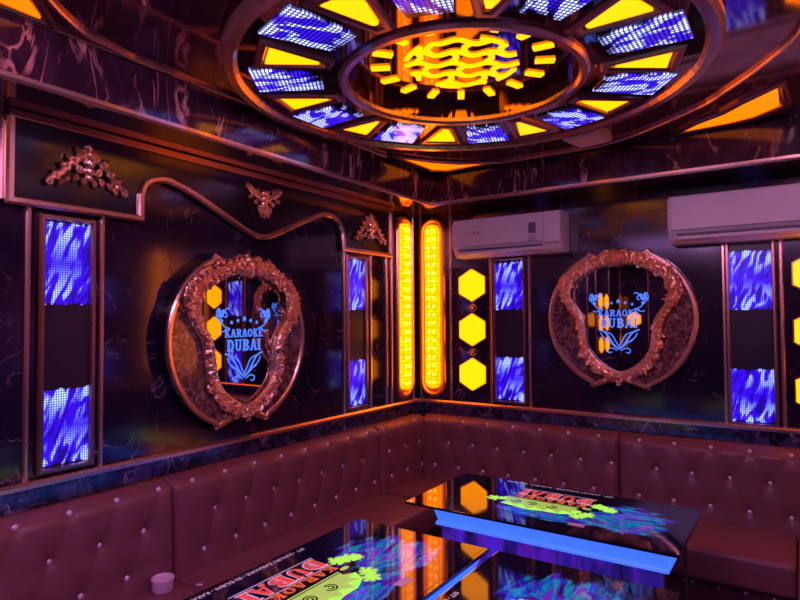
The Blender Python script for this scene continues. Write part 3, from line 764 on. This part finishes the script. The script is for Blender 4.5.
# ------------------------------------------------------------------ air conditioners
def aircon(x0, x1, z0, z1, label, lab=True):
    t = thing('air_conditioner', label, 'air conditioner', (x0, 0, z0), 0, None)
    w_, h = x1 - x0, z1 - z0
    prof = [(0, .0), (-.13, .0), (-.165, .02), (-.195, .07), (-.205, .14), (-.20, h - .03), (-.185, h - .005), (-.16, h), (0, h)]
    b = BM(); A = [b.verts.new((0, y, z)) for y, z in prof]; B = [b.verts.new((w_, y, z)) for y, z in prof]
    b.faces.new(A); b.faces.new(B[::-1])
    for i in range(len(prof)): j = (i + 1) % len(prof); b.faces.new((A[i], A[j], B[j], B[i]))
    bmesh.ops.recalc_face_normals(b, faces=b.faces)
    bmesh.ops.bevel(b, geom=[e for e in b.edges if abs(e.verts[0].co.x - e.verts[1].co.x) < 1e-6], offset=.007, segments=2, affect='EDGES')
    link('body', b, whitep, t)
    b = BM(); box(b, (.02, -.2125, .075), (w_ * .86, -.198, h - .012), .004); link('front_panel', b, whitep, t)
    b = BM(); box(b, (w_ * .865, -.2125, .06), (w_ - .012, -.198, h - .012), .006); link('end_panel', b, whitep, t)
    b = BM(); box(b, (.05, -.203, .018), (w_ * .84, -.160, .036), .004); fl_ = link('louvre', b, whitep, t)
    b = BM(); box(b, (.05, -.199, .046), (w_ * .84, -.190, .054)); link('air_slot', b, greyp, t)
    if lab:
        b = BM(); box(b, (w_ * .735, -.2145, .13), (w_ * .80, -.2120, .205)); link('energy_label', b, simple('label_grey', (.16, .14, .17), .5), t)
        b = BM(); box(b, (w_ * .735, -.2140, .075), (w_ * .80, -.2115, .12)); link('label_strip', b, simple('label_pale', (.5, .42, .52), .5), t)
        b = BM(); rr = random.Random(4)
        for k in range(5):
            box(b, (.10 + k * .030, -.2135, .16 + .004 * (k % 2)), (.112 + k * .030, -.212, .176)); box(b, (.10 + k * .030, -.2135, .158), (.12 + k * .030, -.212, .162))
        link('maker_mark', b, gold, t)
    return t
aircon(.435, 1.262, 2.105, 2.385, 'white split air conditioner mounted high beside the room corner')
aircon(1.93, 2.83, 2.10, 2.388, 'white split air conditioner at the right picture edge', False)

# ------------------------------------------------------------------ sofa
ROWS = [(.875, 0), (.712, 1), (.535, 2)]
def backrest(name, length, par, btn, flip=False, off=0.0, e0=True, e1=True):
    """local frame: x along the sofa, -y out of the wall. btn = [(u, z)]"""
    b = BM(); st = .0125
    nu = max(8, int(length / st)); z0, z1 = .40, .905; nv = int((z1 - z0) / st)
    def depth(u, z):
        d = .0
        for bu, bz in btn:
            r2 = (u - bu) ** 2 + (z - bz) ** 2
            if r2 < .03: d += .010 * math.exp(-r2 / .0006) + .010 * math.exp(-r2 / .004)
        for (au, az), (cu_, cz) in creases:
            if abs(u - (au + cu_) / 2) > .2: continue
            vx, vz = cu_ - au, cz - az; L2 = vx * vx + vz * vz; t = max(0, min(1, ((u - au) * vx + (z - az) * vz) / L2))
            dd = (u - au - t * vx) ** 2 + (z - az - t * vz) ** 2; d += .0035 * math.exp(-dd / .00012)
        e = 0
        if e0: e += .028 * math.exp(-u / .012)
        if e1: e += .028 * math.exp(-(length - u) / .012)
        top = z1 - z; e += .07 * max(0, 1 - top / .055) ** 2.2
        return max(.035, .155 + .02 * (0.9 - z) * 1.2 - d - e)
    creases = []
    for i, p in enumerate(btn):
        for q in btn[i + 1:]:
            if .12 < abs(p[1] - q[1]) < .22 and abs(p[0] - q[0]) < .15: creases.append((p, q))
    G = [[b.verts.new((length * i / nu, -depth(length * i / nu, z0 + (z1 - z0) * j / nv), z0 + (z1 - z0) * j / nv)) for i in range(nu + 1)] for j in range(nv + 1)]
    for j in range(nv):
        for i in range(nu): b.faces.new((G[j][i], G[j][i + 1], G[j + 1][i + 1], G[j + 1][i]))
    Bk = [b.verts.new((x, -.031, z)) for x, z in ((0, z0), (length, z0), (length, z1), (0, z1))]
    b.faces.new([Bk[0], Bk[3], Bk[2], Bk[1]])
    b.faces.new([Bk[0], Bk[1]] + G[0][::-1]); b.faces.new([Bk[2], Bk[3]] + G[-1])
    b.faces.new([Bk[3], Bk[0]] + [r[0] for r in G]); b.faces.new([Bk[1], Bk[2]] + [r[-1] for r in G[::-1]])
    o = link(name, b, leather, par, True)
    if off is not None: o.location = off[0]; o.rotation_euler = (0, 0, off[1])
    return o, depth
buttonmesh = None
def buttons(par, btn, depth, off, host):
    global buttonmesh
    for u, z in btn:
        if buttonmesh is None:
            b = BM(); ball(b, (0, 0, 0), .0125, (1, .7, 1), 10, 8); o = link('button', b, stud, host, True); buttonmesh = o.data
        else:
            o = bpy.data.objects.new('button', buttonmesh); C.objects.link(o); o.parent = host
        o.location = (u, -depth(u, z) - .005, z)
def grid_btn(u0, u1, start, pitch=.2):
    out = []
    for r, (z, k) in enumerate(ROWS):
        u = start[r]
        while u < u1 - .03:
            if u > u0 + .03: out.append((u, z))
            u += pitch
    return out
def seat(par, lo, hi, name='seat', studs=None):
    b = BM(); box(b, (lo[0], lo[1], .29), (hi[0], hi[1], .452), .028, 3); link(name, b, leather, par, True)
def base(par, lo, hi):
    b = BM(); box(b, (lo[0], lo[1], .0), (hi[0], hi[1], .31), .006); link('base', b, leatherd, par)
def studrow(par, x0, x1, y, n_, z=.375):
    for k in range(n_):
        o = bpy.data.objects.new('stud', buttonmesh); C.objects.link(o); o.parent = par; o.location = (x0 + (x1 - x0) * k / (n_ - 1), y, z); o.scale = (.55, .8, .55)
# left wall sections (local x = world y)
def left_section(y0, y1, starts, label):
    t = thing('sofa_section', label, 'sofa', (0, 0, 0), 0, None)
    ln = y1 - y0; btn = grid_btn(0, ln, [s - y0 for s in starts])
    h, d = backrest('backrest', ln, t, btn, off=((0, y0, 0), PI / 2)); buttons(t, btn, d, None, h)
    seat(t, (.10, y0 + .002), (.60, y1 - .002)); base(t, (.04, y0 + .002), (.565, y1 - .002)); return t
left_section(-3.80, -2.37, (-3.638, -3.52, -3.60), 'tufted brown leather sofa section at the lower left with a pale plastic tub on it')
left_section(-2.365, -.735, (-2.255, -2.127, -2.200), 'tufted brown leather sofa section below the left round mirror')
t = thing('sofa_section', 'long tufted brown leather corner sofa section under the two capsule lights', 'sofa', (0, 0, 0), 0, None)
ln = .73 - .12; btn = grid_btn(0, ln + .03, [.07, .12, .14])
h, d = backrest('backrest', ln, t, btn, off=((0, -.73, 0), PI / 2), e1=False); buttons(t, btn, d, None, h)
ln = 1.60 - .13; btn = [(u + .0, z) for u, z in grid_btn(0, ln, [.141, .225, .111])]
h, d = backrest('backrest', ln, t, btn, off=((.13, 0, 0), 0), e0=False); buttons(t, btn, d, None, h)
b = BM(); prism(b, [(.10, -.728), (.60, -.728), (.60, -.66), (1.598, -.66), (1.598, -.10), (.10, -.10)], .29, .452, 'xy')
bmesh.ops.bevel(b, geom=[e for e in b.edges if abs(e.verts[0].co.z - e.verts[1].co.z) < 1e-6 and e.verts[0].co.z > .4], offset=.026, segments=3, affect='EDGES'); link('seat', b, leather, t)
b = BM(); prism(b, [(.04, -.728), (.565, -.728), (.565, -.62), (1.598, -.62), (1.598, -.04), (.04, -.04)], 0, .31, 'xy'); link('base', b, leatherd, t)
t = thing('sofa_section', 'tufted brown leather sofa section below the right blue panel, with a return seat', 'sofa', (0, 0, 0), 0, None)
ln = 3.05 - 1.605; btn = grid_btn(0, ln, [.124, .221, .118])
h, d = backrest('backrest', ln, t, btn, off=((1.605, 0, 0), 0)); buttons(t, btn, d, None, h)
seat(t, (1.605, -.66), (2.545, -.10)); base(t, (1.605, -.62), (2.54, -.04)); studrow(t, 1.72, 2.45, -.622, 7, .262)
b = BM(); box(b, (2.55, -1.02, .0), (3.12, -.10, .448), .025, 3); link('return_seat', b, leather, t, True)

# ------------------------------------------------------------------ tables
TZ = .76
def blob(bm, cx_, cy_, rx, ry, z, seed, n_=44, spike=.35):
    r = random.Random(seed); pts = []
    for k in range(n_):
        a = 2 * PI * k / n_; s = 1 + spike * (r.random() - .5) * (1.6 if k % 2 else .6); pts.append((cx_ + rx * s * math.cos(a), cy_ + ry * s * math.sin(a)))
    prism(bm, pts, z, z + .0006, 'xy'); bmesh.ops.triangulate(bm, faces=[f for f in bm.faces if len(f.verts) > 4])
def make_table(label, loc, rz):
    """local: x = reading direction, y = up in the print; length 1.23 along x, 0.64 along y"""
    t = thing('glass_table', label, 'table', loc, rz, 'low black glass tables with printed tops')
    hl, hw = .615, .32
    g = simple('x', (0, 0, 0)) if False else None
    b = BM(); box(b, (-hl, -hw, TZ - .012), (hl, hw, TZ), .004); link('glass_top', b, tglass, t)
    # light box below the glass: tapered
    b = BM(); z1, z0 = TZ - .013, TZ - .086
    A = [(-.58, -.285), (.46, -.285), (.46, .305), (-.58, .305)]; B2 = [(-.555, -.265), (.445, -.265), (.445, .275), (-.555, .275)]
    va_ = [b.verts.new((*p, z1)) for p in A]; vb_ = [b.verts.new((*p, z0)) for p in B2]
    b.faces.new(va_); b.faces.new(vb_[::-1])
    for i in range(4): b.faces.new((va_[i], vb_[i], vb_[(i + 1) % 4], va_[(i + 1) % 4]))
    link('light_box', b, bluelit, t)
    b = BM(); band(b, [(-.565, -.272), (.452, -.272), (.452, .285), (-.565, .285)], .012, z0 - .004, z0 + .012, True, 'xy'); link('light_box_rim', b, bluelit, t)
    b = BM(); box(b, (-.548, -.258, .05), (.438, .262, z0 - .002)); link('pedestal', b, pedm, t)
    b = BM()
    for sx_, sy in ((-.548, -.258), (.438, -.258), (.438, .262), (-.548, .262)): tube(b, [(sx_, sy, .05), (sx_, sy, z0 - .003)], .006, False, 6)
    link('corner_trims', b, gold, t)
    b = BM(); box(b, (-.545, .262, .30), (.435, .268, z0 - .012)); link('side_glow_panel', b, streakm, t)  # added panel whose own glow supplies blue-purple streaks on the pedestal side
    b = BM(); box(b, (-.53, -.24, 0), (.42, .245, .05)); link('plinth', b, greyp, t)
    z = TZ + .0004
    b = BM(); prism(b, [(-.60, -.30), (.34, -.30), (.34, .30), (-.60, .30)], z, z + .0006, 'xy'); link('splash_print', b, splashm, t)
    z += .0008
    def txt(name, body, size, x, y, m, sx_=1., off_=0., rot=0):
        b = BM(); merge(b, text_bm(body, size, .0003, off_, sx_), Matrix.Translation((x, y, z)) @ Matrix.Rotation(rot, 4, 'Z')); return link(name, b, m, t)
    z0_ = z
    def slab_(name, body, h, x, y, m, wide, gap, thin, zz):
        b = BM(); merge(b, slab_text(body, h, wide, gap, thin), Matrix.Translation((x, y, zz))); return link(name, b, m, t)
    slab_('dubai_outline', 'DUBAI', .086, .02, -.146, whitepr, 1.02, .03, .40, z - .0019)
    slab_('dubai_print', 'DUBAI', .074, .02, -.146, redp, 1.12, .10, .27, z - .0006)
    slab_('karaoke_print', 'KARAOKE', .040, .02, -.073, orangep, 1.30, .12, .24, z - .0006)
    b = BM(); box(b, (-.225, .185, z), (-.155, .220, z + .0006)); link('pink_label', b, pinkp, t)
    txt('edge_lettering', '077 - LUXURY KARAOKE - IN DUBAI - KARAOKE', .026, .06, -.285, whitepr, 1.0, .0)
    b = BM()
    for y_ in (-.198, -.095): box(b, (-.17, y_ - .002, z), (.22, y_ + .002, z + .0005))
    link('rule_lines', b, whitepr, t)
    # lime figure: block with dark scrolls plus leafy sprigs
    b = BM(); prism(b, [(-.13, -.035), (.22, -.035), (.235, -.01), (.215, .0), (.245, .03), (.205, .04), (.215, .085), (.17, .06), (.14, .10), (.115, .06), (.07, .115), (.045, .07), (.0, .10), (-.02, .06), (-.07, .10), (-.08, .05), (-.135, .07), (-.115, .025), (-.16, .02), (-.12, -.005)], z, z + .0006, 'xy')
    def sprig(cx_, cy_, s, a0):
        for k, (aa, rr) in enumerate(((0, 1.), (.8, .8), (1.7, .9), (2.7, .8), (3.6, 1.), (4.5, .7), (5.4, .9))):
            a = aa + a0; tx, ty = cx_ + s * rr * math.cos(a), cy_ + s * rr * math.sin(a)
            band(b, [(cx_, cy_), ((cx_ + tx) / 2 - .12 * s * math.sin(a), (cy_ + ty) / 2 + .12 * s * math.cos(a)), (tx, ty)], .013, z, z + .0006, False, 'xy')
            prism(b, circ(.011, 8, (tx, ty)), z, z + .0006, 'xy')
        prism(b, circ(.016, 10, (cx_, cy_)), z, z + .0006, 'xy')
    sprig(-.235, -.085, .034, .2); sprig(-.200, -.10, .030, 1.1); sprig(-.265, -.065, .026, .5); sprig(-.19, .05, .032, .8); sprig(.27, .03, .035, .3); sprig(-.16, .09, .03, 0)
    prism(b, [(.016 * math.cos(q) * 1.4 - .165, .011 * math.sin(q) - .035) for q in [k * PI / 5 for k in range(10)]], z, z + .0006, 'xy')
    bmesh.ops.triangulate(b, faces=[f for f in b.faces if len(f.verts) > 4]); link('lime_figure', b, greenp, t)
    b = BM()
    for cx_, s in ((-.02, 1), (.08, -1), (.16, 1)):
        for r_ in (.022, .010):
            band(b, circ(r_, 12, (cx_, .025), 0, 5.2 * s, True), .006, z + .0008, z + .0012, False, 'xy')
    band(b, [(-.14, -.025), (.22, -.025)], .005, z + .0008, z + .0012, False, 'xy')
    link('figure_scrolls', b, blackp, t)
    return t
make_table('black glass table with printed top nearest the room corner', (1.578, -1.338, 0), PI)
t1 = make_table('black glass table with large red and lime print at the bottom centre-left', (1.25, -2.595, 0), -PI / 2)
make_table('black glass table at the bottom centre, right of the diagonal blue gap', (1.925, -2.595, 0), -PI / 2)

# ------------------------------------------------------------------ small things on the seat
t = thing('plastic_tub', 'small round pale pink plastic tub on the sofa at lower left', 'container', (.215, -2.475, .4525), .4)
b = BM(); lathe(b, [(.040, 0), (.044, .006), (.047, .05), (.049, .054), (.049, .060), (.043, .060), (.040, .040), (.0005, .040)], n=36); link('cup', b, pinkp, t, True)
b = BM(); box(b, (-.036, -.008, .041), (.036, .008, .056), .003); link('divider', b, pinkp, t)
b = BM(); tube(b, [(.30, -2.36, .456), (.312, -2.352, .458), (.318, -2.345, .456)], .005, False, 6); tag(link('paper_scrap', b, pinkp), 'tiny crumpled white paper scrap right of the pale tub', 'litter')

# ------------------------------------------------------------------ added television, a guessed light source on the unseen screen wall
t = thing('television', 'wide dark television added on the unseen screen wall', 'television', wpos('T', -1.8, 1.45, .004), RZ['T'])
b = BM(); box(b, (-.62, -.06, -.36), (.62, 0, .36), .01); link('bezel', b, greyp, t)
b = BM(); box(b, (-.60, -.064, -.34), (.60, -.058, .34)); link('screen', b, tvm, t)

# ------------------------------------------------------------------ fill lights added out of view for the pink ambient
def lamp(x, y, z, e, col, label, r=.05):  # rim and point lamp added above the frame as soft pink fill
    t = thing('fill_light', label, 'ceiling light', (x, y, z), 0, 'added fill lights')
    b = BM(); band(b, circ(.05, 24), .02, 0, -.012, True, 'xy'); link('rim', b, gold, t)
    d_ = bpy.data.lights.new('lamp', 'POINT'); d_.energy = e; d_.color = col; d_.shadow_soft_size = r
    o = bpy.data.objects.new('lamp', d_); C.objects.link(o); o.parent = t; o.location = (0, 0, -.07)
t = thing('fill_light_panel', 'broad pink purple fill panel added on the unseen ceiling behind the camera', 'ceiling light', (1.6, -4.95, H), 0)  # unseen glowing panel, added to brighten the room with pink purple light
b = BM(); box(b, (-1.1, -.85, -.03), (1.1, .85, 0)); link('diffuser', b, simple('pink_fill_panel', (.5, .3, .5), .5, emit=(.92, .42, 1.35), es=2.4), t)
b = BM(); band(b, [(-1.11, -.86), (1.11, -.86), (1.11, .86), (-1.11, .86)], .04, 0, -.045, True, 'xy'); link('frame', b, gold, t)
lamp(2.75, -2.55, H, 22, (1.0, .45, .92), 'round fill light added in the ceiling by the screen wall')
lamp(1.7, -3.45, H, 22, (1.0, .48, .95), 'round fill light added in the ceiling above the camera')

w = bpy.data.worlds.new('World'); bpy.context.scene.world = w; w.use_nodes = True
w.node_tree.nodes['Background'].inputs[0].default_value = (.02, .01, .03, 1)

# ------------------------------------------------------------------ camera
cam = bpy.data.cameras.new('camera'); co = bpy.data.objects.new('camera', cam); C.objects.link(co)
F = 595.0; cam.sensor_width = 36; cam.lens = F / 800 * 36; cam.clip_start = .02
yaw, pitch, roll = math.radians(33.9), math.radians(1.83), math.radians(.36)
fw = Vector((-math.sin(yaw) * math.cos(pitch), math.cos(yaw) * math.cos(pitch), math.sin(pitch)))
r0 = Vector((math.cos(yaw), math.sin(yaw), 0)); u0 = r0.cross(fw)
r = r0 * math.cos(roll) - u0 * math.sin(roll); u = r.cross(fw)
co.matrix_world = Matrix(((r.x, u.x, -fw.x, 2.587), (r.y, u.y, -fw.y, -4.105), (r.z, u.z, -fw.z, 1.65), (0, 0, 0, 1)))
s = bpy.context.scene; s.camera = co
s.view_settings.view_transform = 'Standard'; s.view_settings.look = 'None'; s.view_settings.exposure = 0.12; s.view_settings.gamma = 1
s.view_settings.use_curve_mapping = False
